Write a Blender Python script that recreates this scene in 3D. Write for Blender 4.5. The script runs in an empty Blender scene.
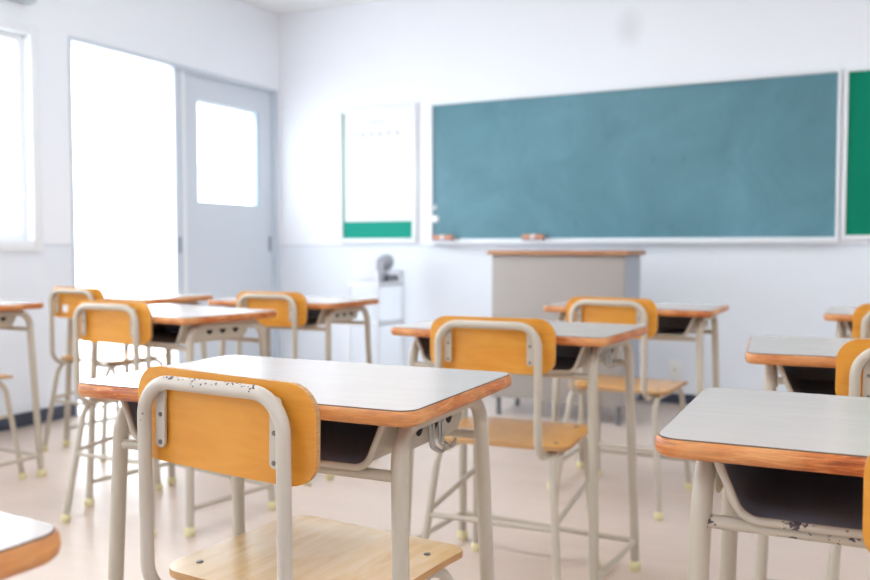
import bpy, bmesh, math, random
from mathutils import Vector, Matrix
R = math.radians
random.seed(4)
S = bpy.context.scene
COL = S.collection

# ------------------------------------------------------------------ materials
def lin(c):
    return tuple(((x/255)/12.92 if x/255 <= .04045 else ((x/255+.055)/1.055)**2.4) for x in c)

def mat(name, rgb, rough=.5, metal=0.0, spec=.5, coat=0.0):
    m = bpy.data.materials.new(name); m.use_nodes = True
    b = m.node_tree.nodes['Principled BSDF']
    b.inputs['Base Color'].default_value = (*lin(rgb), 1)
    b.inputs['Roughness'].default_value = rough
    b.inputs['Metallic'].default_value = metal
    b.inputs['Specular IOR Level'].default_value = spec
    b.inputs['Coat Weight'].default_value = coat
    b.inputs['Coat Roughness'].default_value = .12
    return m

def nodes(m):
    t = m.node_tree
    return t, t.nodes, t.links, t.nodes['Principled BSDF']

def coords(N, L, scale, rnd=True, kind='Object'):
    tc = N.new('ShaderNodeTexCoord'); mp = N.new('ShaderNodeMapping')
    mp.inputs['Scale'].default_value = scale
    L.new(tc.outputs[kind], mp.inputs['Vector'])
    if rnd:
        oi = N.new('ShaderNodeObjectInfo'); ml = N.new('ShaderNodeMath'); ml.operation = 'MULTIPLY'
        ml.inputs[1].default_value = 37.0
        L.new(oi.outputs['Random'], ml.inputs[0]); L.new(ml.outputs[0], mp.inputs['Location'])
    return mp.outputs['Vector']

def noise(N, L, vec, scale, detail=4, rough=.55, dist=0.0):
    n = N.new('ShaderNodeTexNoise'); n.inputs['Scale'].default_value = scale
    n.inputs['Detail'].default_value = detail; n.inputs['Roughness'].default_value = rough
    n.inputs['Distortion'].default_value = dist
    L.new(vec, n.inputs['Vector']); return n.outputs['Fac']

def ramp(N, L, fac, stops):
    r = N.new('ShaderNodeValToRGB'); e = r.color_ramp.elements
    while len(e) < len(stops): e.new(.5)
    for k, (p, c) in enumerate(stops):
        e[k].position = p; e[k].color = (*lin(c), 1)
    L.new(fac, r.inputs['Fac']); return r.outputs['Color']

def mix(N, L, fac, a, b, blend='MIX'):
    m = N.new('ShaderNodeMix'); m.data_type = 'RGBA'; m.blend_type = blend
    if isinstance(fac, (int, float)): m.inputs[0].default_value = fac
    else: L.new(fac, m.inputs[0])
    for s, i in ((a, 6), (b, 7)):
        if isinstance(s, tuple): m.inputs[i].default_value = (*lin(s), 1)
        else: L.new(s, m.inputs[i])
    return m.outputs[2]

def step(N, L, v, lo, hi):
    m = N.new('ShaderNodeMapRange'); m.inputs['From Min'].default_value = lo
    m.inputs['From Max'].default_value = hi; L.new(v, m.inputs['Value']); return m.outputs['Result']

def paint_chipped(name, rgb, thr, rough=.32):
    m = mat(name, rgb, rough); t, N, L, b = nodes(m)
    v = coords(N, L, (1, 1, 1))
    n1 = noise(N, L, v, 95, 5, .65); n2 = noise(N, L, v, 9, 2)
    mul = N.new('ShaderNodeMath'); mul.operation = 'MULTIPLY'
    L.new(n1, mul.inputs[0]); L.new(n2, mul.inputs[1])
    chips = step(N, L, mul.outputs[0], thr, thr+.012)
    n3 = noise(N, L, v, 6, 3)
    base = mix(N, L, n3, tuple(x*.96 for x in rgb), tuple(min(255, x*1.03) for x in rgb))
    L.new(mix(N, L, chips, base, (66, 54, 62)), b.inputs['Base Color'])
    return m

M_TUBE = paint_chipped('beige_paint', (190, 180, 164), .46)
M_TUBE_WORN = paint_chipped('beige_paint_worn', (196, 187, 175), .43)
M_RIM = paint_chipped('beige_paint_rim', (190, 180, 164), .345)
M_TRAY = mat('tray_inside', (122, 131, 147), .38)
M_HOLE = mat('dark_hole', (24, 22, 22), .8)
M_WIRE = mat('hook_wire', (176, 172, 165), .25, .6)
M_FOOT = mat('rubber_foot', (228, 219, 172), .6)
M_RIVET = mat('rivet_steel', (120, 117, 112), .35, .7)
M_DARKCHIP = mat('bare_steel', (92, 80, 84), .5, .4)

def wood(name, a, b_, c, scale, ns, rough=.34, coat=.25):
    m = mat(name, a, rough, coat=coat); t, N, L, b = nodes(m)
    v = coords(N, L, scale)
    n = noise(N, L, v, ns, 5, .6, 1.2)
    col = ramp(N, L, n, [(.32, a), (.52, b_), (.72, c)])
    v2 = coords(N, L, (1, 1, 1)); n2 = noise(N, L, v2, 7, 3)
    col = mix(N, L, step(N, L, n2, .4, .8), col, c)
    L.new(col, b.inputs['Base Color']); return m
M_BACK = wood('varnished_plywood_back', (209, 135, 34), (217, 145, 42), (225, 158, 59), (1.2, 1, 9), 5)
M_SEAT = wood('varnished_plywood_seat', (222, 146, 32), (230, 160, 44), (236, 174, 62), (9, 1.2, 1), 4, .28, .4)
M_SEAT_GLARE = wood('glare_plywood_seat', (218, 176, 112), (226, 190, 132), (232, 202, 152), (9, 1.2, 1), 4, .26, .4)  # cream tone paints the glare on the nearest seat into its colour
M_PLY = wood('plywood_edge', (172, 122, 76), (188, 140, 90), (202, 162, 114), (2, 2, 160), 2, .6, 0)
M_EDGE = wood('desk_wood_edge', (140, 62, 18), (196, 106, 42), (226, 168, 108), (11, 11, 120), 2.0, .42, .1)
M_SEAM = mat('laminate_seam', (96, 74, 60), .6)

M_LAM = mat('pale_laminate', (214, 214, 213), .2, spec=.35)
t, N, L, b = nodes(M_LAM)
v = coords(N, L, (2.0, 90, 1)); n = noise(N, L, v, 3, 4)
L.new(ramp(N, L, n, [(.35, (196, 186, 180)), (.6, (200, 191, 185)), (.8, (203, 195, 189))]), b.inputs['Base Color'])
v = coords(N, L, (1, 1, 1)); n = noise(N, L, v, 14, 4)
mr = N.new('ShaderNodeMapRange'); mr.inputs['To Min'].default_value = .16; mr.inputs['To Max'].default_value = .24
L.new(n, mr.inputs['Value']); L.new(mr.outputs[0], b.inputs['Roughness'])

M_WALL = mat('wall_paint', (240, 241, 243), .6, spec=.3)
t, N, L, b = nodes(M_WALL)
g = N.new('ShaderNodeNewGeometry'); sx = N.new('ShaderNodeSeparateXYZ'); L.new(g.outputs['Position'], sx.inputs[0])
up = step(N, L, sx.outputs['Z'], .934, .936)
col = mix(N, L, up, (231, 236, 243), (242, 244, 249))
# a faint grey rub mark high on the front wall
vm = N.new('ShaderNodeVectorMath'); vm.operation = 'SUBTRACT'; vm.inputs[1].default_value = (-1.33, 5.19, 2.22)
L.new(g.outputs['Position'], vm.inputs[0])
vs = N.new('ShaderNodeVectorMath'); vs.operation = 'MULTIPLY'; vs.inputs[1].default_value = (1, 1, .75); L.new(vm.outputs[0], vs.inputs[0])
vl = N.new('ShaderNodeVectorMath'); vl.operation = 'LENGTH'; L.new(vs.outputs[0], vl.inputs[0])
sm = step(N, L, vl.outputs['Value'], .105, .02)
sc_ = N.new('ShaderNodeMath'); sc_.operation = 'MULTIPLY'; sc_.inputs[1].default_value = .3; L.new(sm, sc_.inputs[0])
L.new(mix(N, L, sc_.outputs[0], col, (196, 198, 203)), b.inputs['Base Color'])

M_CEIL = mat('ceiling_board', (236, 236, 236), .8, spec=.2)
M_BASEB = mat('dark_vinyl_baseboard', (62, 68, 86), .45)
M_STILE_HL = mat('stile_highlight_white', (236, 239, 243), .4)
M_DADO = mat('dado_trim', (214, 218, 226), .4)
M_ALU = mat('white_aluminium', (238, 240, 243), .35)
M_DOOR = mat('door_pale_grey', (212, 218, 226), .35)
M_DOORF = mat('door_frame_grey', (205, 212, 221), .35)
M_JAMB_SHADE = mat('jamb_shade_grey', (176, 192, 203), .5)
M_LOCK = mat('satin_metal', (150, 155, 163), .3, .7)
M_GROUND = mat('pale_concrete', (225, 225, 224), .9)

M_FLOOR = mat('wood_strip_floor', (190, 165, 148), .29, spec=.3)
t, N, L, b = nodes(M_FLOOR)
v = coords(N, L, (1, 1, 1), False)
br = N.new('ShaderNodeTexBrick'); L.new(v, br.inputs['Vector'])
br.inputs['Scale'].default_value = 1; br.inputs['Brick Width'].default_value = .9; br.inputs['Row Height'].default_value = .075
br.inputs['Mortar Size'].default_value = .0012; br.inputs['Mortar Smooth'].default_value = .3; br.offset = .37
br.inputs['Color1'].default_value = (*lin((205, 186, 171)), 1)
br.inputs['Color2'].default_value = (*lin((214, 196, 182)), 1)
br.inputs['Mortar'].default_value = (*lin((186, 165, 151)), 1)
v2 = coords(N, L, (2, 40, 1), False); n = noise(N, L, v2, 2, 5)
gr = ramp(N, L, n, [(.3, (201, 181, 166)), (.7, (216, 199, 187))])
v3 = coords(N, L, (1, 1, 1), False); nb = noise(N, L, v3, 1.3, 3)
c1 = mix(N, L, .45, br.outputs['Color'], gr)
L.new(mix(N, L, step(N, L, nb, .35, .75), c1, (213, 196, 184)), b.inputs['Base Color'])
nr = noise(N, L, v3, 5, 4); mr = N.new('ShaderNodeMapRange'); mr.inputs['To Min'].default_value = .285; mr.inputs['To Max'].default_value = .36
L.new(nr, mr.inputs['Value']); L.new(mr.outputs[0], b.inputs['Roughness'])

M_BOARD = mat('chalkboard_steel', (76, 130, 145), .5, spec=.9)
t, N, L, b = nodes(M_BOARD)
v = coords(N, L, (1, 1, 1), False); n = noise(N, L, v, 2.2, 5, .6, .8)
col = ramp(N, L, n, [(.3, (58, 114, 128)), (.5, (68, 124, 138)), (.72, (84, 138, 154))])
n2 = noise(N, L, coords(N, L, (1, 1, .5), False), 24, 4, .6)
L.new(mix(N, L, step(N, L, n2, .62, .9), col, (48, 98, 114)), b.inputs['Base Color'])
M_GREEN = mat('green_felt', (0, 128, 98), .8, spec=.2)
M_GREEN2 = mat('green_sheet', (22, 150, 130), .7, spec=.25)
M_PAPER = mat('white_paper', (236, 237, 239), .8, spec=.2)
M_INK = mat('pale_grey_print', (148, 150, 160), .8)
M_INK2 = mat('faint_grey_rule', (222, 224, 229), .8)
M_MAG = mat('white_plastic', (246, 247, 249), .3)
M_ERW = mat('eraser_handle', (214, 146, 112), .5)
M_ERF = mat('eraser_felt', (120, 116, 140), .9)
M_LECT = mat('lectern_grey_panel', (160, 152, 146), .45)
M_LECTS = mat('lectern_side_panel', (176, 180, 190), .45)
M_LECTE = wood('lectern_wood_edge', (150, 98, 60), (172, 118, 78), (188, 140, 100), (6, 6, 60), 2, .5, 0)
M_LECTL = mat('lectern_leg', (120, 119, 122), .4, .5)
M_TROL = mat('trolley_white', (218, 221, 227), .4)
M_GREYP = mat('grey_plastic', (176, 181, 190), .4)
M_DKPL = mat('dark_plastic', (128, 132, 140), .4)
M_BOX = mat('white_carton', (212, 214, 222), .6)
M_SOCK = mat('socket_plastic', (238, 238, 234), .35)
M_LAMP = bpy.data.materials.new('lamp_diffuser'); M_LAMP.use_nodes = True
b = M_LAMP.node_tree.nodes['Principled BSDF']
b.inputs['Emission Color'].default_value = (.92, .96, 1, 1); b.inputs['Emission Strength'].default_value = 9.6
b.inputs['Base Color'].default_value = (.9, .9, .9, 1)

M_GLASS = bpy.data.materials.new('clear_glass'); M_GLASS.use_nodes = True
t = M_GLASS.node_tree; N = t.nodes; L = t.links; N.clear()
o = N.new('ShaderNodeOutputMaterial'); ms = N.new('ShaderNodeMixShader')
tr = N.new('ShaderNodeBsdfTransparent'); gl = N.new('ShaderNodeBsdfGlossy'); gl.inputs['Roughness'].default_value = .02
tr.inputs['Color'].default_value = (.95, .97, .98, 1)
fr = N.new('ShaderNodeLayerWeight'); fr.inputs['Blend'].default_value = .12
fm = N.new('ShaderNodeMath'); fm.operation = 'MULTIPLY'; fm.inputs[1].default_value = .6; L.new(fr.outputs['Facing'], fm.inputs[0])
L.new(fm.outputs[0], ms.inputs[0]); L.new(tr.outputs[0], ms.inputs[1]); L.new(gl.outputs[0], ms.inputs[2]); L.new(ms.outputs[0], o.inputs['Surface'])

# ------------------------------------------------------------------ mesh helpers
def obj(name, bm, mats, parent=None, smooth=True, loc=None):
    bmesh.ops.recalc_face_normals(bm, faces=bm.faces[:])
    me = bpy.data.meshes.new(name); bm.to_mesh(me); bm.free()
    for m in (mats if isinstance(mats, (list, tuple)) else [mats]): me.materials.append(m)
    if smooth:
        for p in me.polygons: p.use_smooth = True
        me.set_sharp_from_angle(angle=R(38))
    o = bpy.data.objects.new(name, me); COL.objects.link(o)
    if parent: o.parent = parent
    if loc: o.location = loc
    return o

def tag(o, label=None, cat=None, group=None, kind=None):
    for k, v in (('label', label), ('category', cat), ('group', group), ('kind', kind)):
        if v: o[k] = v
    return o

def empty(name, loc=(0, 0, 0), rz=0.0):
    o = bpy.data.objects.new(name, None); COL.objects.link(o); o.empty_display_size = .1
    o.location = loc; o.rotation_euler = (0, 0, rz); return o

def box(bm, x0, x1, y0, y1, z0, z1, bev=0.0, mi=0, seg=2):
    r = bmesh.ops.create_cube(bm, size=1, matrix=Matrix.Translation(((x0+x1)/2, (y0+y1)/2, (z0+z1)/2)) @ Matrix.Diagonal((abs(x1-x0), abs(y1-y0), abs(z1-z0), 1)))
    fs = {f for v in r['verts'] for f in v.link_faces}
    for f in fs: f.material_index = mi
    if bev:
        es = list({e for v in r['verts'] for e in v.link_edges})
        q = bmesh.ops.bevel(bm, geom=es, offset=bev, segments=seg, affect='EDGES', profile=.5)
        for f in q['faces']: f.material_index = mi

def fillet(pts, rads, n=8):
    P = [Vector(p) for p in pts]; out = [P[0]]
    for i in range(1, len(P)-1):
        r = rads[i-1] if isinstance(rads, (list, tuple)) else rads
        a = (P[i-1]-P[i]).normalized(); c = (P[i+1]-P[i]).normalized()
        ang = a.angle(c)
        if r <= 0 or ang > math.pi-.01: out.append(P[i]); continue
        d = r/math.tan(ang/2); d = min(d, (P[i-1]-P[i]).length*.98, (P[i+1]-P[i]).length*.98); r2 = d*math.tan(ang/2)
        ctr = P[i] + (a+c).normalized()*(r2/math.sin(ang/2))
        s = P[i]+a*d-ctr; e = P[i]+c*d-ctr
        ax = s.cross(e).normalized(); tot = s.angle(e)
        for k in range(n+1): out.append(ctr + Matrix.Rotation(tot*k/n, 3, ax) @ s)
    out.append(P[-1]); return out

def tube(bm, pts, r, seg=12, cap0=True, cap1=True, mi=0, radii=None):
    P = [Vector(p) for p in pts]
    Q = [P[0]]
    for p in P[1:]:
        if (p-Q[-1]).length > 1e-5: Q.append(p)
    P = Q; rings = []; up = None
    for i, p in enumerate(P):
        tg = ((P[min(i+1, len(P)-1)]-p).normalized() + (p-P[max(i-1, 0)]).normalized()).normalized()
        if up is None:
            h = Vector((0, 0, 1)) if abs(tg.z) < .9 else Vector((1, 0, 0)); up = (h - tg*h.dot(tg)).normalized()
        else: up = (up - tg*up.dot(tg)).normalized()
        s = tg.cross(up); rr = radii[i] if radii else r
        rings.append([bm.verts.new(p + (up*math.cos(2*math.pi*k/seg) + s*math.sin(2*math.pi*k/seg))*rr) for k in range(seg)])
    for a, c in zip(rings, rings[1:]):
        for k in range(seg):
            f = bm.faces.new((a[k], a[(k+1) % seg], c[(k+1) % seg], c[k])); f.material_index = mi
    if cap0: bm.faces.new(rings[0][::-1]).material_index = mi
    if cap1: bm.faces.new(rings[-1]).material_index = mi

def rrect(w, d, rc, n=7):
    out = []
    for sx_, sy_, a0 in ((1, 1, 0), (-1, 1, 90), (-1, -1, 180), (1, -1, 270)):
        for k in range(n+1):
            a = R(a0+90*k/n); out.append((sx_*(w/2-rc)+rc*math.cos(a), sy_*(d/2-rc)+rc*math.sin(a)))
    return out

def plate(bm, w, d, rc, prof, warp=None, mi=0, top_mi=None):
    """solid with a rounded-rectangle outline; prof = [(inset, z)] from the bottom centre out and up to the top."""
    rings = []
    for ins, z in prof:
        q = []
        for x, y in rrect(w-2*ins, d-2*ins, max(rc-ins, .002)):
            p = Vector((x, y, z))
            if warp: p = warp(p)
            q.append(bm.verts.new(p))
        rings.append(q)
    n = len(rings[0])
    for a, c in zip(rings, rings[1:]):
        for k in range(n):
            f = bm.faces.new((a[k], a[(k+1) % n], c[(k+1) % n], c[k])); f.material_index = mi
    bm.faces.new(rings[0][::-1]).material_index = mi
    bm.faces.new(rings[-1]).material_index = mi if top_mi is None else top_mi

def disc(bm, ctr, nrm, r, h, seg=14, mi=0):
    c = Vector(ctr); nn = Vector(nrm).normalized()
    tube(bm, [c, c+nn*h*.6, c+nn*h], r, seg, mi=mi, radii=[r, r, r*.8])

def copy_tree(o, parent=None):
    c = o.copy(); COL.objects.link(c)
    if parent is not None:
        c.parent = parent; c.matrix_parent_inverse = o.matrix_parent_inverse.copy()
    for ch in KIDS.get(o.name, []): copy_tree(ch, c)
    return c
KIDS = {}
def index_children():
    KIDS.clear()
    for o in COL.objects:
        if o.parent: KIDS.setdefault(o.parent.name, []).append(o)

# ------------------------------------------------------------------ the room
WX, FY, CZ, EX, BY, T = -3.88, 5.19, 2.59, 3.0, -3.4, .14
def struct(name, bm, m, parent=None, smooth=False):
    o = obj(name, bm, m, parent, smooth)
    if parent is None: o['kind'] = 'structure'
    return o
bm = bmesh.new(); box(bm, WX, EX+T, BY-T, FY+T, -.1, 0); struct('floor', bm, M_FLOOR)
bm = bmesh.new(); box(bm, WX-T, EX+T, BY-T, FY+T, CZ, CZ+.1); struct('ceiling', bm, M_CEIL)
bm = bmesh.new(); box(bm, WX-T, EX+T, FY, FY+T, 0, CZ); struct('wall_front', bm, M_WALL)
bm = bmesh.new(); box(bm, WX-T, EX+T, BY-T, BY, 0, CZ); struct('wall_back', bm, M_WALL)
bm = bmesh.new(); box(bm, EX, EX+T, BY, FY, 0, CZ); struct('wall_right', bm, M_WALL)

D0, D1, DH = 3.348, 5.15, 2.03                    # doorway
WINS = [(1.3, 3.105), (-.95, .85), (-3.1, -1.3)]  # first window in view; the others are unseen, added for light
W0, W1 = .935, 2.02
bm = bmesh.new()
box(bm, WX-T, WX, D1, FY, 0, CZ); box(bm, WX-T, WX, D0, D1, DH, CZ)
ys = [D0] + [y for w in WINS for y in (w[1], w[0])] + [BY]
for a, c in zip(ys[0::2], ys[1::2]): box(bm, WX-T, WX, c, a, 0, CZ)
for a, c in WINS: box(bm, WX-T, WX, a, c, 0, W0); box(bm, WX-T, WX, a, c, W1, CZ)
struct('wall_left', bm, M_WALL)

for i, (a, c) in enumerate(WINS):
    w = empty('window_%d' % (i+1), (WX, (a+c)/2, W0)); w['kind'] = 'structure'
    h = (c-a)/2; H = W1-W0
    bm = bmesh.new()
    for y0, y1, z0, z1 in ((-h-.035, -h+.02, -.035, H+.035), (h-.02, h+.035, -.035, H+.035), (-h+.02, h-.02, -.035, .02), (-h+.02, h-.02, H-.02, H+.035)):
        box(bm, -.1, .018, y0, y1, z0, z1, .003)
    obj('window_frame', bm, M_ALU, w)
    bm = bmesh.new()
    for y0, y1 in ((-h+.02, .02), (-.02, h-.02)):
        x0 = -.085 if y0 < -.1 else -.06
        box(bm, x0, x0+.022, y0, y0+.035, .02, H-.02); box(bm, x0, x0+.022, y1-.035, y1, .02, H-.02)
        box(bm, x0, x0+.022, y0+.035, y1-.035, .02, .055); box(bm, x0, x0+.022, y0+.035, y1-.035, H-.055, H-.02)
        box(bm, x0+.002, x0+.018, y0+.035, y1-.035, .517, .533)
    obj('sash', bm, M_ALU, w, False)
    bm = bmesh.new(); box(bm, -.076, -.072, -h+.05, 0, .05, H-.05); box(bm, -.051, -.047, 0, h-.05, .05, H-.05)
    obj('glass', bm, M_GLASS, w, False)
bm = bmesh.new(); box(bm, WX, WX+.07, 1.15, 3.09, 2.15, 2.26, .004)
tag(obj('curtain_box', bm, M_DOORF), 'pale grey curtain box fixed above the left window', 'curtain box')

# doorway: frame, sliding leaf with a glass pane, latch post
bm = bmesh.new()
box(bm, WX-T, WX+.008, D0-.012, D0+.004, 0, DH-.004); box(bm, WX-T, WX+.008, D0-.012, D1+.012, DH-.004, DH+.02)
box(bm, WX-T, WX+.008, D1-.015, D1+.012, 0, DH-.004)
struct('trim_1', bm, M_DOORF)
d = empty('door_1', (WX-.03, 4.66, 0)); d['kind'] = 'structure'
def Yd(y): return y-4.66
bm = bmesh.new()
L0, L1, G0, G1, Z0, Z1 = 4.24, 5.125, 4.365, 4.985, 1.212, 1.865
x0, x1 = -.045, 0
box(bm, x0, x1, Yd(L0), Yd(G0), .01, DH-.005); box(bm, x0, x1, Yd(G1), Yd(L1), .01, DH-.005)
box(bm, x0, x1, Yd(G0), Yd(G1), .01, Z0); box(bm, x0, x1, Yd(G0), Yd(G1), Z1, DH-.005)
obj('door_leaf', bm, M_DOOR, d, False)
bm = bmesh.new(); box(bm, -.044, -.002, Yd(G1)-.022, Yd(G1), Z0, Z1); box(bm, -.044, -.03, Yd(G0), Yd(G0)+.008, Z0, Z1)
box(bm, -.044, -.03, Yd(G0), Yd(G1), Z1-.008, Z1); box(bm, -.044, -.03, Yd(G0), Yd(G1), Z0, Z0+.008)
obj('jamb_shade', bm, M_JAMB_SHADE, d, False)  # added ring; its blue-grey paints the shaded jamb around the pane
bm = bmesh.new(); box(bm, -.04, -.034, Yd(G0), Yd(G1), Z0, Z1); obj('glass', bm, M_GLASS, d, False)
bm = bmesh.new(); box(bm, -.05, .02, Yd(4.135), Yd(4.2), 0, DH-.005, .003); obj('door_stile', bm, [M_DOORF], d, False)
bm = bmesh.new(); box(bm, -.045, .010, Yd(4.2), Yd(4.24), 0, DH-.005); obj('stile_highlight', bm, M_STILE_HL, d, False)  # white strip painting in the bright highlight along the door post
bm = bmesh.new(); box(bm, -.01, .024, Yd(4.150), Yd(4.180), .885, .985, .004)
obj('latch_plate', bm, M_LOCK, d)
bm = bmesh.new(); box(bm, -.01, .006, Yd(5.088), Yd(5.112), .89, 1.0, .003)
obj('finger_pull', bm, M_LOCK, d)
bm = bmesh.new(); box(bm, WX-T, WX+.012, D0, D1, -.002, .004); struct('trim_2', bm, M_ALU)

bm = bmesh.new(); box(bm, WX-9, WX-T, -9, 12, -.14, -.02); struct('balcony_floor', bm, M_GROUND)
bm = bmesh.new(); box(bm, WX, WX+.008, BY, D0-.012, .004, .075); struct('baseboard_left', bm, M_BASEB)
bm = bmesh.new(); box(bm, WX, EX, FY-.008, FY, .004, .062); struct('baseboard_front', bm, M_BASEB)
bm = bmesh.new(); box(bm, WX, EX, FY-.005, FY, .926, .937); struct('trim_3', bm, M_DADO)
bm = bmesh.new(); box(bm, WX, WX+.006, 3.145, D0-.012, .926, .937); struct('trim_4', bm, M_DADO)

# ceiling fluorescent fixtures, out of view, added to light the room
bm = bmesh.new(); box(bm, -.15, .15, -.62, .62, -.03, 0, .004); lamp_me = bm
root = empty('unseen_ceiling_light', (-1.9, 2.7, CZ))
tag(root, 'unseen long white ceiling lamp added to light the room', 'ceiling lamp', 'unseen ceiling lamps added above the desks')
obj('housing', lamp_me, M_ALU, root)
bm = bmesh.new(); box(bm, -.125, .125, -.6, .6, -.05, -.03, .008); obj('diffuser', bm, M_LAMP, root)
index_children()
for x, y in ((-1.9, .6), (-1.9, -1.5), (.9, 2.7), (.9, .6), (.9, -1.5)):
    c = copy_tree(root); c.location = (x, y, CZ)

# ------------------------------------------------------------------ front wall fittings
def framed(name, x0, x1, z0, z1, face_mat, face_name, fw=.02, fd=.028):
    r = empty(name, ((x0+x1)/2, FY, z0)); cx = (x0+x1)/2; a, c = x0-cx, x1-cx; H = z1-z0
    bm = bmesh.new(); box(bm, a+fw*.6, c-fw*.6, -.014, -.001, fw*.6, H-fw*.6); obj(face_name, bm, face_mat, r, False)
    bm = bmesh.new()
    box(bm, a, a+fw, -fd, -.0005, 0, H, .003); box(bm, c-fw, c, -fd, -.0005, 0, H, .003)
    box(bm, a+fw, c-fw, -fd, -.0005, H-fw, H, .003); box(bm, a+fw, c-fw, -fd, -.0005, 0, fw, .003)
    obj('frame', bm, M_ALU, r); return r
cb = framed('chalkboard', -2.645, -.182, .958, 1.872, M_BOARD, 'board_surface', .018)
tag(cb, 'wide blue-green chalkboard in a white frame on the front wall', 'chalkboard')
bm = bmesh.new(); W = 2.463/2
box(bm, -W, W, -.085, -.0285, -.012, -.004, .002); box(bm, -W, W, -.085, -.079, -.004, .004, .002)
obj('chalk_tray', bm, M_ALU, cb)
for x in (-1.097, -.443):
    q = x+1.4135; bm = bmesh.new(); box(bm, q-.007, q+.007, -.016, -.002, .913, .935, .003); obj('hanging_hook', bm, M_MAG, cb)
gb = framed('bulletin_board', -.172, 1.25, .962, 1.872, M_GREEN, 'felt_surface', .022)
tag(gb, 'bright green felt bulletin board at the right edge, beside the chalkboard', 'bulletin board')
nb = framed('notice_board', -3.36, -2.75, .952, 1.876, M_GREEN2, 'green_surface', .03)
tag(nb, 'narrow white framed notice board between the door and the chalkboard', 'notice board')

p = empty('timetable_sheet', (-3.046, FY-.0165, 1.098))
tag(p, 'large white paper sheet with faint print covering the narrow notice board', 'paper sheet')
w, h = .270, .781
bm = bmesh.new(); box(bm, -w, w, -.001, .001, 0, h-.03); obj('paper', bm, M_PAPER, p, False)
bm = bmesh.new()
for k in range(7): box(bm, -w+.05+k*.068, -w+.0512+k*.068, -.0018, -.0005, .06, .62)
for k in range(8): box(bm, -w+.05, -w+.05+6*.068, -.0018, -.0005, .06+k*.08, .0612+k*.08)
box(bm, -.06, .06, -.0018, -.0005, .665, .685)
obj('ruled_grid', bm, M_INK2, p, False)
for k in range(6):
    bm = bmesh.new()
    cx = -w+.084+k*.068
    box(bm, cx-.009, cx+.009, -.0022, -.0005, .596, .6), box(bm, cx-.003, cx+.003, -.0022, -.0005, .578, .606)
    if k % 2: box(bm, cx-.010, cx+.008, -.0022, -.0005, .582, .586)
    obj('heading_mark', bm, M_INK, p, False)

for z, r, lab in ((1.183, .013, 'small round white magnet, upper of two at chalkboard left edge'), (1.108, .026, 'larger round white magnet, lower of two at chalkboard left edge')):
    bm = bmesh.new(); disc(bm, (0, 0, 0), (0, -1, 0), r, .012, 20)
    tag(obj('magnet', bm, M_MAG, loc=(-2.61, FY-.0145, z)), lab, 'magnet')
for x, lab in ((-2.53, 'chalk eraser at the left end of the chalk tray'), (-1.905, 'chalk eraser on the chalk tray above the lectern')):
    e = empty('chalk_eraser', (x, FY-.056, .954)); tag(e, lab, 'eraser', 'erasers on the chalk tray')
    bm = bmesh.new(); box(bm, -.07, .07, -.022, .022, 0, .018, .005); obj('felt_pad', bm, M_ERF, e)
    bm = bmesh.new(); box(bm, -.07, .07, -.024, .024, .018, .045, .006); obj('handle', bm, M_ERW, e)
    bm = bmesh.new(); box(bm, -.012, .012, -.0255, .0255, .018, .0475, .003); obj('strap', bm, M_PAPER, e)

s = empty('wall_socket', (-1.04, FY, .203)); tag(s, 'small white socket plate low on the front wall behind a chair', 'wall socket')
bm = bmesh.new(); box(bm, -.035, .035, -.009, 0, -.055, .055, .003); obj('plate', bm, M_SOCK, s)
for x in (-.007, .007):
    bm = bmesh.new(); box(bm, x-.0015, x+.0015, -.0095, -.008, -.007, .007); obj('slot', bm, M_HOLE, s, False)

# lectern
lx0, lx1, ly0, ly1 = -1.872, -1.142, 4.40, 4.74
l = empty('lectern', ((lx0+lx1)/2, (ly0+ly1)/2, 0))
tag(l, 'grey teacher lectern with wood edged top below the chalkboard', 'lectern')
hw, hd = (lx1-lx0)/2, (ly1-ly0)/2
bm = bmesh.new(); box(bm, -hw, hw, -hd, -hd+.018, .10, .880, .002); obj('front_panel', bm, M_LECT, l)
for sx_ in (-1, 1):
    bm = bmesh.new(); box(bm, sx_*hw, sx_*(hw-.018), -hd+.018, hd, .10, .880, .002); obj('side_panel', bm, M_LECTS, l)
bm = bmesh.new(); box(bm, -hw+.018, hw-.018, -hd+.018, hd-.01, .42, .438); obj('shelf', bm, M_LECT, l)
bm = bmesh.new(); box(bm, -hw+.018, hw-.018, -hd+.018, hd-.01, .10, .118); obj('shelf', bm, M_LECT, l)
bm = bmesh.new(); plate(bm, 2*hw+.05, 2*hd+.05, .012, [(.003, .880), (0, .883), (0, .900), (.003, .903)])
tp = obj('top', bm, M_LECTE, l)
bm = bmesh.new(); plate(bm, 2*hw+.044, 2*hd+.044, .01, [(0, .9025), (0, .906)]); obj('laminate', bm, M_LECTS, tp)
for sx_ in (-1, 1):
    for sy_ in (-1, 1):
        bm = bmesh.new(); tube(bm, [(sx_*(hw-.03), sy_*(hd-.03), 0), (sx_*(hw-.03), sy_*(hd-.03), .10)], .014); obj('leg', bm, M_LECTL, l)

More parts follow.
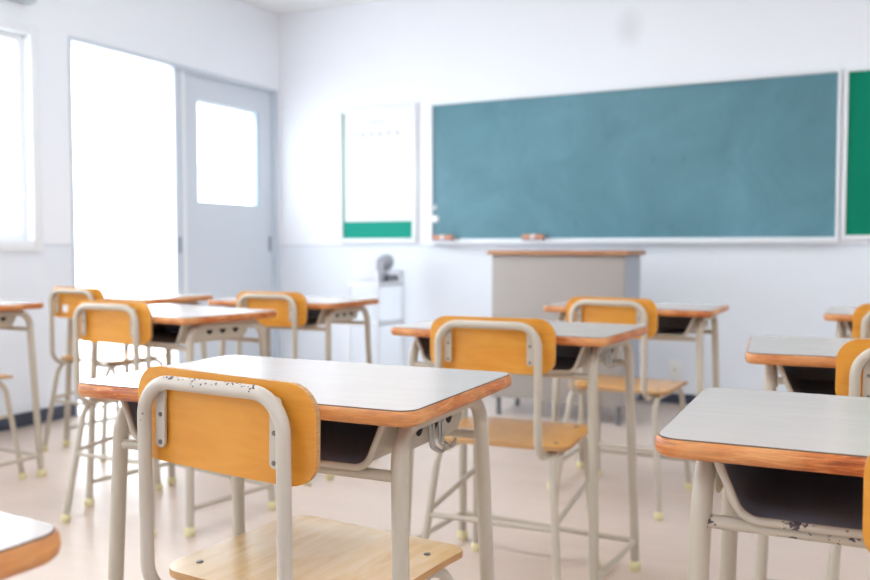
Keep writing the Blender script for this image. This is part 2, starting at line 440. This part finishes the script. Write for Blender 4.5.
# white trolley by the front wall, with a box and a rounded grey machine
tx0, tx1, ty0, ty1 = -2.985, -2.775, 4.70, 5.02
tr_ = empty('av_trolley', ((tx0+tx1)/2, (ty0+ty1)/2, 0)); tr_.name = 'equipment_trolley'
tag(tr_, 'slim white metal trolley with shelves beneath the notice board', 'trolley')
hw, hd = (tx1-tx0)/2, (ty1-ty0)/2
for sx_ in (-1, 1):
    for sy_ in (-1, 1):
        bm = bmesh.new(); box(bm, sx_*hw-.009, sx_*hw+.009, sy_*hd-.009, sy_*hd+.009, .05, .77 if sx_ > 0 else .70, .003)
        q = obj('post', bm, M_TROL, tr_)
        bm = bmesh.new(); tube(bm, [(sx_*hw-.01, sy_*hd, .025), (sx_*hw+.01, sy_*hd, .025)], .025, 16)
        obj('caster', bm, M_DKPL, q)
for z in (.12, .44, .69):
    bm = bmesh.new(); box(bm, -hw+.004, hw-.004, -hd+.004, hd-.004, z-.008, z, .002)
    box(bm, -hw, hw, -hd-.006, -hd+.006, z-.02, z+.012, .002); box(bm, hw-.006, hw+.006, -hd, hd, z-.02, z+.012, .002)
    obj('shelf', bm, M_TROL, tr_)
bm = bmesh.new(); tube(bm, [(hw, -hd, .765), (hw, hd, .765)], .007); obj('guard_rail', bm, M_TROL, tr_)
bm = bmesh.new(); box(bm, -.085, .085, -.05, .05, 0, .13, .004)
cx_ = empty('carton', (-2.885, 4.78, .702)); tag(cx_, 'plain white box on the top shelf of the trolley', 'box')
obj('box_body', bm, M_BOX, cx_)
bm = bmesh.new(); box(bm, -.087, .087, -.052, .052, .125, .14, .003); obj('lid', bm, M_BOX, cx_)
g = empty('projector', (-2.845, 4.925, .69)); tag(g, 'small rounded grey machine at the back of the white trolley', 'projector')
bm = bmesh.new(); box(bm, -.065, .065, -.07, .07, 0, .055, .012); obj('base', bm, M_DKPL, g)
bm = bmesh.new(); tube(bm, [(0, 0, .055), (0, 0, .09)], .015); obj('neck', bm, M_GREYP, g)
bm = bmesh.new(); bmesh.ops.create_uvsphere(bm, u_segments=20, v_segments=12, radius=.058, matrix=Matrix.Translation((0, 0, .135)) @ Matrix.Diagonal((.9, 1.15, .95, 1)))
hd_ = obj('head', bm, M_GREYP, g)
bm = bmesh.new(); tube(bm, [(0, -.05, .137), (0, -.082, .137)], .024, 18); obj('lens', bm, M_DKPL, hd_)

# ------------------------------------------------------------------ school desk
TR = .0125
def make_desk(hooks):
    d = empty('school_desk')
    bm = bmesh.new()
    plate(bm, .618, .41, .03, [(.014, .676), (.006, .677), (.0015, .681), (0, .687), (.0006, .694), (.003, .6984)])
    top = obj('tabletop', bm, M_EDGE, d)
    bm = bmesh.new(); plate(bm, .6105, .4025, .027, [(0, .697), (0, .6992), (.0010, .7)], mi=1, top_mi=0); obj('laminate', bm, [M_LAM, M_SEAM], top)
    for sx_ in (-1, 1):
        for sy_ in (-1, 1):
            tp_ = Vector((sx_*.258, sy_*.152+.009, .663)); ft = Vector((sx_*.277, sy_*.178+.009, .012))
            pts = fillet([ft, tp_, (sx_*.258, 0, .663)], .055, 10)
            bm = bmesh.new(); tube(bm, pts, TR, 16, cap1=False); lg = obj('leg', bm, M_TUBE, d)
            dr = (tp_-ft).normalized(); b0 = ft-dr*.012
            bm = bmesh.new(); tube(bm, [b0, b0+dr*.005, b0+dr*.015, b0+dr*.024, b0+dr*.029], .016, 16, radii=[.0135, .0170, .0178, .0170, .0138]); obj('rubber_foot', bm, M_FOOT, lg)
    def leg_at(sx_, sy_, z):
        k = (z-.012)/(.663-.012); return Vector((sx_*(.277+(.258-.277)*k), sy_*(.178+(.152-.178)*k)+.009, z))
    for sx_ in (-1, 1):
        bm = bmesh.new(); tube(bm, [leg_at(sx_, -1, .085), leg_at(sx_, 1, .085)], .0085, 10); obj('stretcher', bm, M_TUBE, d)
    bm = bmesh.new(); tube(bm, [leg_at(-1, 1, .085), leg_at(1, 1, .085)], .0085, 10); obj('stretcher', bm, M_TUBE, d)
    for sy_ in (-1, 1):
        bm = bmesh.new(); tube(bm, [leg_at(-1, sy_, .594), leg_at(1, sy_, .594)], .0085, 12); obj('cross_rail', bm, M_TUBE, d)
    # book tray: steel trough, dark inside, painted outside, open to the sitter
    bm = bmesh.new()
    prof = fillet([(-.243, 0, .676), (-.213, 0, .604), (.213, 0, .604), (.243, 0, .676)], .03, 6)
    y0, y1, th = -.158, .12, .0025
    def off(i):
        a = prof[max(i-1, 0)]; c = prof[min(i+1, len(prof)-1)]; t_ = (c-a).normalized(); return Vector((-t_.z, 0, t_.x))*th
    o0 = [bm.verts.new((p.x, y0, p.z)) for p in prof]; o1 = [bm.verts.new((p.x, y1, p.z)) for p in prof]
    i0 = [bm.verts.new((p.x+off(k).x, y0, p.z+off(k).z)) for k, p in enumerate(prof)]
    i1 = [bm.verts.new((p.x+off(k).x, y1-.003, p.z+off(k).z)) for k, p in enumerate(prof)]
    for k in range(len(prof)-1):
        bm.faces.new((o0[k], o0[k+1], o1[k+1], o1[k]))
        f = bm.faces.new((i0[k], i1[k], i1[k+1], i0[k+1])); f.material_index = 1
        bm.faces.new((o0[k], i0[k], i0[k+1], o0[k+1]))
    bm.faces.new(o1); f = bm.faces.new(i1[::-1]); f.material_index = 1
    bm.faces.new((o0[0], o1[0], i1[0], i0[0])); bm.faces.new((o0[-1], i0[-1], i1[-1], o1[-1]))
    tray = obj('book_tray', bm, [M_TUBE, M_TRAY], d)
    bm = bmesh.new(); tube(bm, [(p.x, y0, p.z) for p in prof], .0052, 10); obj('tray_rim', bm, M_TUBE, tray)
    for sx_ in (-1, 1):
        bm = bmesh.new()
        ol = fillet([(0, -.132, .676), (0, -.120, .618), (0, .098, .618), (0, .128, .676)], .02, 6)
        f0 = [bm.verts.new((sx_*.2435, p.y, p.z)) for p in ol]; f1 = [bm.verts.new((sx_*.2465, p.y, p.z)) for p in ol]
        bm.faces.new(f0); bm.faces.new(f1[::-1])
        for k in range(len(f0)): bm.faces.new((f0[k], f0[(k+1) % len(f0)], f1[(k+1) % len(f0)], f1[k]))
        sp = obj('side_panel', bm, M_TUBE, d)
        for yy in (-.055, .0, .055):
            bm = bmesh.new(); disc(bm, (sx_*.246, yy, .646), (sx_, 0, 0), .0128, .0014, 14); obj('side_hole', bm, M_HOLE, sp)
    if hooks:
        for sx_ in (1,):
            for yy in (-.030, .004):
                bm = bmesh.new()
                pts = fillet([(sx_*.252, yy, .664), (sx_*.254, yy, .612), (sx_*.272, yy+.006, .603), (sx_*.278, yy+.006, .620)], [.009, .007], 6)
                tube(bm, pts, .0026, 8)
                pts = fillet([(sx_*.252, yy+.012, .664), (sx_*.254, yy+.012, .612), (sx_*.272, yy+.006, .603), (sx_*.278, yy+.006, .620)], [.009, .007], 6)
                tube(bm, pts, .0026, 8)
                obj('bag_hook', bm, M_WIRE, d)
    return d
hero_desk = make_desk(True); plain_desk = make_desk(False)
index_children()
GD = 'school desks set out in rows'
DESKS = [  # name key, x, y, rot, hooks, label
 (-.857, 1.200, 1.9, 1, 'central school desk nearest the camera, with the large worn-framed chair at it'),
 (-.878, 2.266, -2.4, 1, 'second desk back in the middle column, with wire bag hooks on its side'),
 (.077, 1.210, 1.4, 0, 'big pale desk at the right edge with its open tray facing the viewer'),
 (-.808, 3.306, -.5, 0, 'far desk standing in front of the grey lectern'),
 (-2.180, 2.307, -9.0, 0, 'desk by the bright doorway with three round holes in its side'),
 (-2.200, 3.035, 1.4, 0, 'far desk just in front of the white trolley'),
 (-3.040, 2.955, -4.0, 0, 'far left desk whose thin brown edge crosses the bright doorway'),
 (-3.255, 2.200, 0.0, 0, 'desk cut off by the left edge below the window, only its right end showing'),
 (-.866, .279, -2.0, 0, 'desk at the bottom left corner, only one rounded white corner showing'),
 (.050, 2.124, 5.4, 0, 'slightly askew desk behind the big right-hand desk'),
 (.157, 3.343, 0.0, 0, 'farthest desk at the right edge under the green bulletin board'),
]
used = set()
for x, y, rz, hk, lab in DESKS:
    src = hero_desk if hk else plain_desk
    if hk in used: o = copy_tree(src)
    else: o = src; used.add(hk)
    o.location = (x, y, 0); o.rotation_euler = (0, 0, R(rz)); tag(o, lab, 'desk', GD)
    if lab.startswith('big pale'):
        for ch in list(COL.objects):
            if (ch.parent is not None and (ch.parent == o or ch.parent.parent == o)) and ch.name.split('.')[0] in ('tray_rim', 'cross_rail'):
                ch.material_slots[0].link = 'OBJECT'; ch.material_slots[0].material = M_RIM

# ------------------------------------------------------------------ school chair
CR = .0100
def make_chair(tube_mat, worn):
    c = empty('school_chair')
    bm = bmesh.new()
    def warp(p):
        z = p.z
        if p.y > .08: z -= .7*(p.y-.08)**2
        return Vector((p.x, p.y+.007, z+.004))
    W_, D_ = .368, .342
    # gridded seat so that it can roll down at the front edge
    nx, ny, th, rc = 16, 20, .011, .04
    def col(vv, half, r_, other):
        e = abs(vv)-(half-r_)
        return other if e <= 0 else other-(r_-math.sqrt(max(r_*r_-e*e, 0)))
    yss = [-D_/2*math.cos(math.pi*j/ny) for j in range(ny+1)]
    up_, lo_ = [], []
    for y in yss:
        hx = col(y, D_/2, rc, W_/2)
        ru, rl = [], []
        for i in range(nx+1):
            x = -hx+2*hx*i/nx
            ru.append(bm.verts.new(warp(Vector((x, y, .417))))); rl.append(bm.verts.new(warp(Vector((x, y, .417-th)))))
        up_.append(ru); lo_.append(rl)
    def skin(up_, lo_, edge_mi):
        na, nb_ = len(up_), len(up_[0])
        for j in range(na-1):
            for i in range(nb_-1):
                bm.faces.new((up_[j][i], up_[j][i+1], up_[j+1][i+1], up_[j+1][i]))
                bm.faces.new((lo_[j][i], lo_[j+1][i], lo_[j+1][i+1], lo_[j][i+1]))
            for i in (0, nb_-1):
                f = bm.faces.new((up_[j][i], up_[j+1][i], lo_[j+1][i], lo_[j][i])); f.material_index = edge_mi
        for j in (0, na-1):
            for i in range(nb_-1):
                f = bm.faces.new((up_[j][i], up_[j][i+1], lo_[j][i+1], lo_[j][i])); f.material_index = edge_mi
    skin(up_, lo_, 1)
    st = obj('seat', bm, [M_SEAT_GLARE if worn else M_SEAT, M_PLY], c)
    for x in (-.145, .145):
        for y in (-.115, .10):
            bm = bmesh.new(); disc(bm, (x, y, .4205 if y < 0 else .4202), (0, 0, 1), .006, .0022, 12); obj('seat_bolt', bm, M_RIVET, st)
    # backrest: plywood panel bowed away from the sitter at its middle
    bm = bmesh.new(); W_, z0, z1, rc, th = (.336 if worn else .330), .607, .744, .045, .009; fo = .003 if worn else .011
    ncol, nrow = 36, 10; up_, lo_ = [], []
    for i in range(ncol+1):
        x = -W_/2*math.cos(math.pi*i/ncol); e = abs(x)-(W_/2-rc); cut = 0 if e <= 0 else rc-math.sqrt(max(rc*rc-e*e, 0))
        yb_ = -.2205+fo+.22*x*x
        a, b2 = z0+cut*.8, z1-cut
        up_.append([bm.verts.new((x, yb_, a+(b2-a)*j/nrow)) for j in range(nrow+1)])
        lo_.append([bm.verts.new((x, yb_+th, a+(b2-a)*j/nrow)) for j in range(nrow+1)])
    skin(up_, lo_, 1)
    bk = obj('backrest', bm, [M_BACK, M_PLY], c)
    if worn: bk.rotation_euler = (0, R(1.1), 0); bk.location = (-.013, 0, -.001)
    for sx_ in (-1, 1):
        bm = bmesh.new()
        y_ = -.2205+.22*.112**2-.003
        prof_ = rrect(.018, .096, .008, 4)
        f0 = [bm.verts.new((sx_*.108+px, y_-.002, .677+pz)) for px, pz in prof_]; f1 = [bm.verts.new((sx_*.108+px, y_+.002, .677+pz)) for px, pz in prof_]
        bm.faces.new(f0); bm.faces.new(f1[::-1])
        for k in range(len(f0)): bm.faces.new((f0[k], f0[(k+1) % len(f0)], f1[(k+1) % len(f0)], f1[k]))
        bk_ = obj('bracket', bm, tube_mat, bk)
        bm = bmesh.new()
        for z in (.637, .677, .717): disc(bm, (sx_*.107, y_-.0015, z), (0, -1, 0), .0036, .002, 10)
        obj('rivet', bm, M_RIVET, bk_)
    # back tube: hoop over the top, down and forward under the seat
    px = .1305
    pts = fillet([(-px, -.03, .3985), (-px, -.230, .3985), (-px, -.232, .727), (px, -.232, .727), (px, -.230, .3985), (px, -.03, .3985)], [.064, .052, .052, .064], 12)
    bm = bmesh.new(); tube(bm, pts, CR, 16); bf = obj('back_frame', bm, tube_mat, c)
    if worn:
        bm = bmesh.new()
        for k in range(45):
            u = random.random(); u = .35*u if random.random() < .25 else .30+.62*u
            x = -.085+.19*u; ang = random.gauss(.55, .38)
            r_ = random.uniform(.0006, .0017); n_ = Vector((0, -math.sin(ang), math.cos(ang)))
            cz = .727
            if x > px-.052:
                a_ = math.asin(min(1, (x-(px-.052))/.052)); cz = .675+.052*math.cos(a_)
                n_ = Vector((math.sin(a_)*math.cos(ang), -math.sin(ang), math.cos(a_)*math.cos(ang)))
            p_ = Vector((x, -.232, cz))+n_*(CR-.0003)
            disc(bm, p_, n_, r_, .0006, 7)
        disc(bm, Vector((-.068, -.232, .727))+Vector((0, -.55, .83)).normalized()*(CR-.0003), (0, -.55, .83), .0036, .0007, 12)
        obj('paint_chips', bm, M_DARKCHIP, bf)
    LT = {}
    for sx_ in (-1, 1):
        for sy_ in (-1, 1):
            tp_ = Vector((sx_*(.152 if sy_ < 0 else .162), -.178 if sy_ < 0 else .134, .3985)); ft = Vector((sx_*(.188 if sy_ < 0 else .182), -.238 if sy_ < 0 else .192, .012)); LT[sx_, sy_] = (tp_, ft)
            pts = fillet([ft, tp_, (sx_*.155, 0, .3985)], .06, 10)
            bm = bmesh.new(); tube(bm, pts, CR, 14, cap1=False); lg = obj('leg', bm, tube_mat, c)
            dr = (tp_-ft).normalized(); b0 = ft-dr*.0118
            bm = bmesh.new(); tube(bm, [b0, b0+dr*.005, b0+dr*.013, b0+dr*.021, b0+dr*.026], .014, 16, radii=[.0115, .0148, .0155, .0148, .0115]); obj('rubber_foot', bm, M_FOOT, lg)
    def at(sx_, sy_, z):
        a, b2 = LT[sx_, sy_]; return b2+(a-b2)*((z-b2.z)/(a.z-b2.z))
    for sx_ in (-1, 1):
        bm = bmesh.new(); tube(bm, [at(sx_, -1, .238), at(sx_, 1, .262)], .0075, 10); obj('stretcher', bm, tube_mat, c)
    bm = bmesh.new(); tube(bm, [at(-1, -1, .226), at(1, -1, .226)], .0075, 10); obj('stretcher', bm, tube_mat, c)
    bm = bmesh.new(); tube(bm, [(-.16, -.02, .3985), (.16, -.02, .3985)], .009, 10); obj('seat_rail', bm, tube_mat, c)
    return c
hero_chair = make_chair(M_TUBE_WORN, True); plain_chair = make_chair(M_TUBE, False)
index_children()
GC = 'plywood school chairs at the desks'
CHAIRS = [
 (-.791, 1.149, -4.2, 1, 'largest orange plywood chair, its beige tube back scratched, at the central desk'),
 (-.869, 2.207, 3.9, 0, 'orange plywood chair in the middle column, second from the camera'),
 (-.810, 3.186, -3.5, 0, 'orange plywood chair at the far desk before the grey lectern'),
 (-2.221, 2.260, 1.3, 0, 'orange plywood chair at the desk with three side holes'),
 (-2.147, 2.989, 3.0, 0, 'orange plywood chair at the far desk before the white trolley'),
 (-3.142, 2.926, -1.1, 0, 'orange plywood chair with a white patch on its back, beside the bright doorway'),
 (-3.190, 2.132, 0.0, 0, 'chair under the desk cut off by the left edge, back out of sight'),
 (.159, 1.130, 0.0, 0, 'chair at the big right edge desk, only a sliver of its orange back showing'),
 (.102, 2.045, -.5, 0, 'orange plywood chair at the slightly askew desk on the right'),
 (.104, 3.217, -.3, 0, 'orange plywood chair under the green bulletin board, farthest on the right'),
]
used = set(); built = []
for x, y, rz, hk, lab in CHAIRS:
    src = hero_chair if hk else plain_chair
    if hk in used: o = copy_tree(src)
    else: o = src; used.add(hk)
    o.location = (x, y, 0); o.rotation_euler = (0, 0, R(rz)); tag(o, lab, 'chair', GC); built.append(o)
bm = bmesh.new(); box(bm, -.085, -.050, -.2096, -.2075, .632, .664)
o = obj('sticker', bm, M_PAPER, built[5], False); o['label'] = 'white paper sticker'

# ------------------------------------------------------------------ light and camera
w = bpy.data.worlds.new('sky'); S.world = w; w.use_nodes = True
bg = w.node_tree.nodes['Background']; bg.inputs['Color'].default_value = (.86, .935, 1, 1); bg.inputs['Strength'].default_value = 4.0

cd = bpy.data.cameras.new('camera'); cam = bpy.data.objects.new('camera', cd); COL.objects.link(cam)
cd.sensor_width = 36; cd.lens = 873.4/870*36
cam.location = (0, 0, .9168); cam.rotation_euler = (R(90-2.76), 0, R(26.78))
cd.clip_start = .02
cd.dof.use_dof = True; cd.dof.focus_distance = 1.15; cd.dof.aperture_fstop = 4.5
S.camera = cam
S.view_settings.view_transform = 'Standard'; S.view_settings.look = 'None'
S.view_settings.exposure = 1.0; S.view_settings.gamma = 1.0; S.view_settings.use_curve_mapping = False
S.cycles.sample_clamp_indirect = 4.0
S.cycles.use_denoising = True
S.cycles.max_bounces = 10; S.cycles.diffuse_bounces = 6
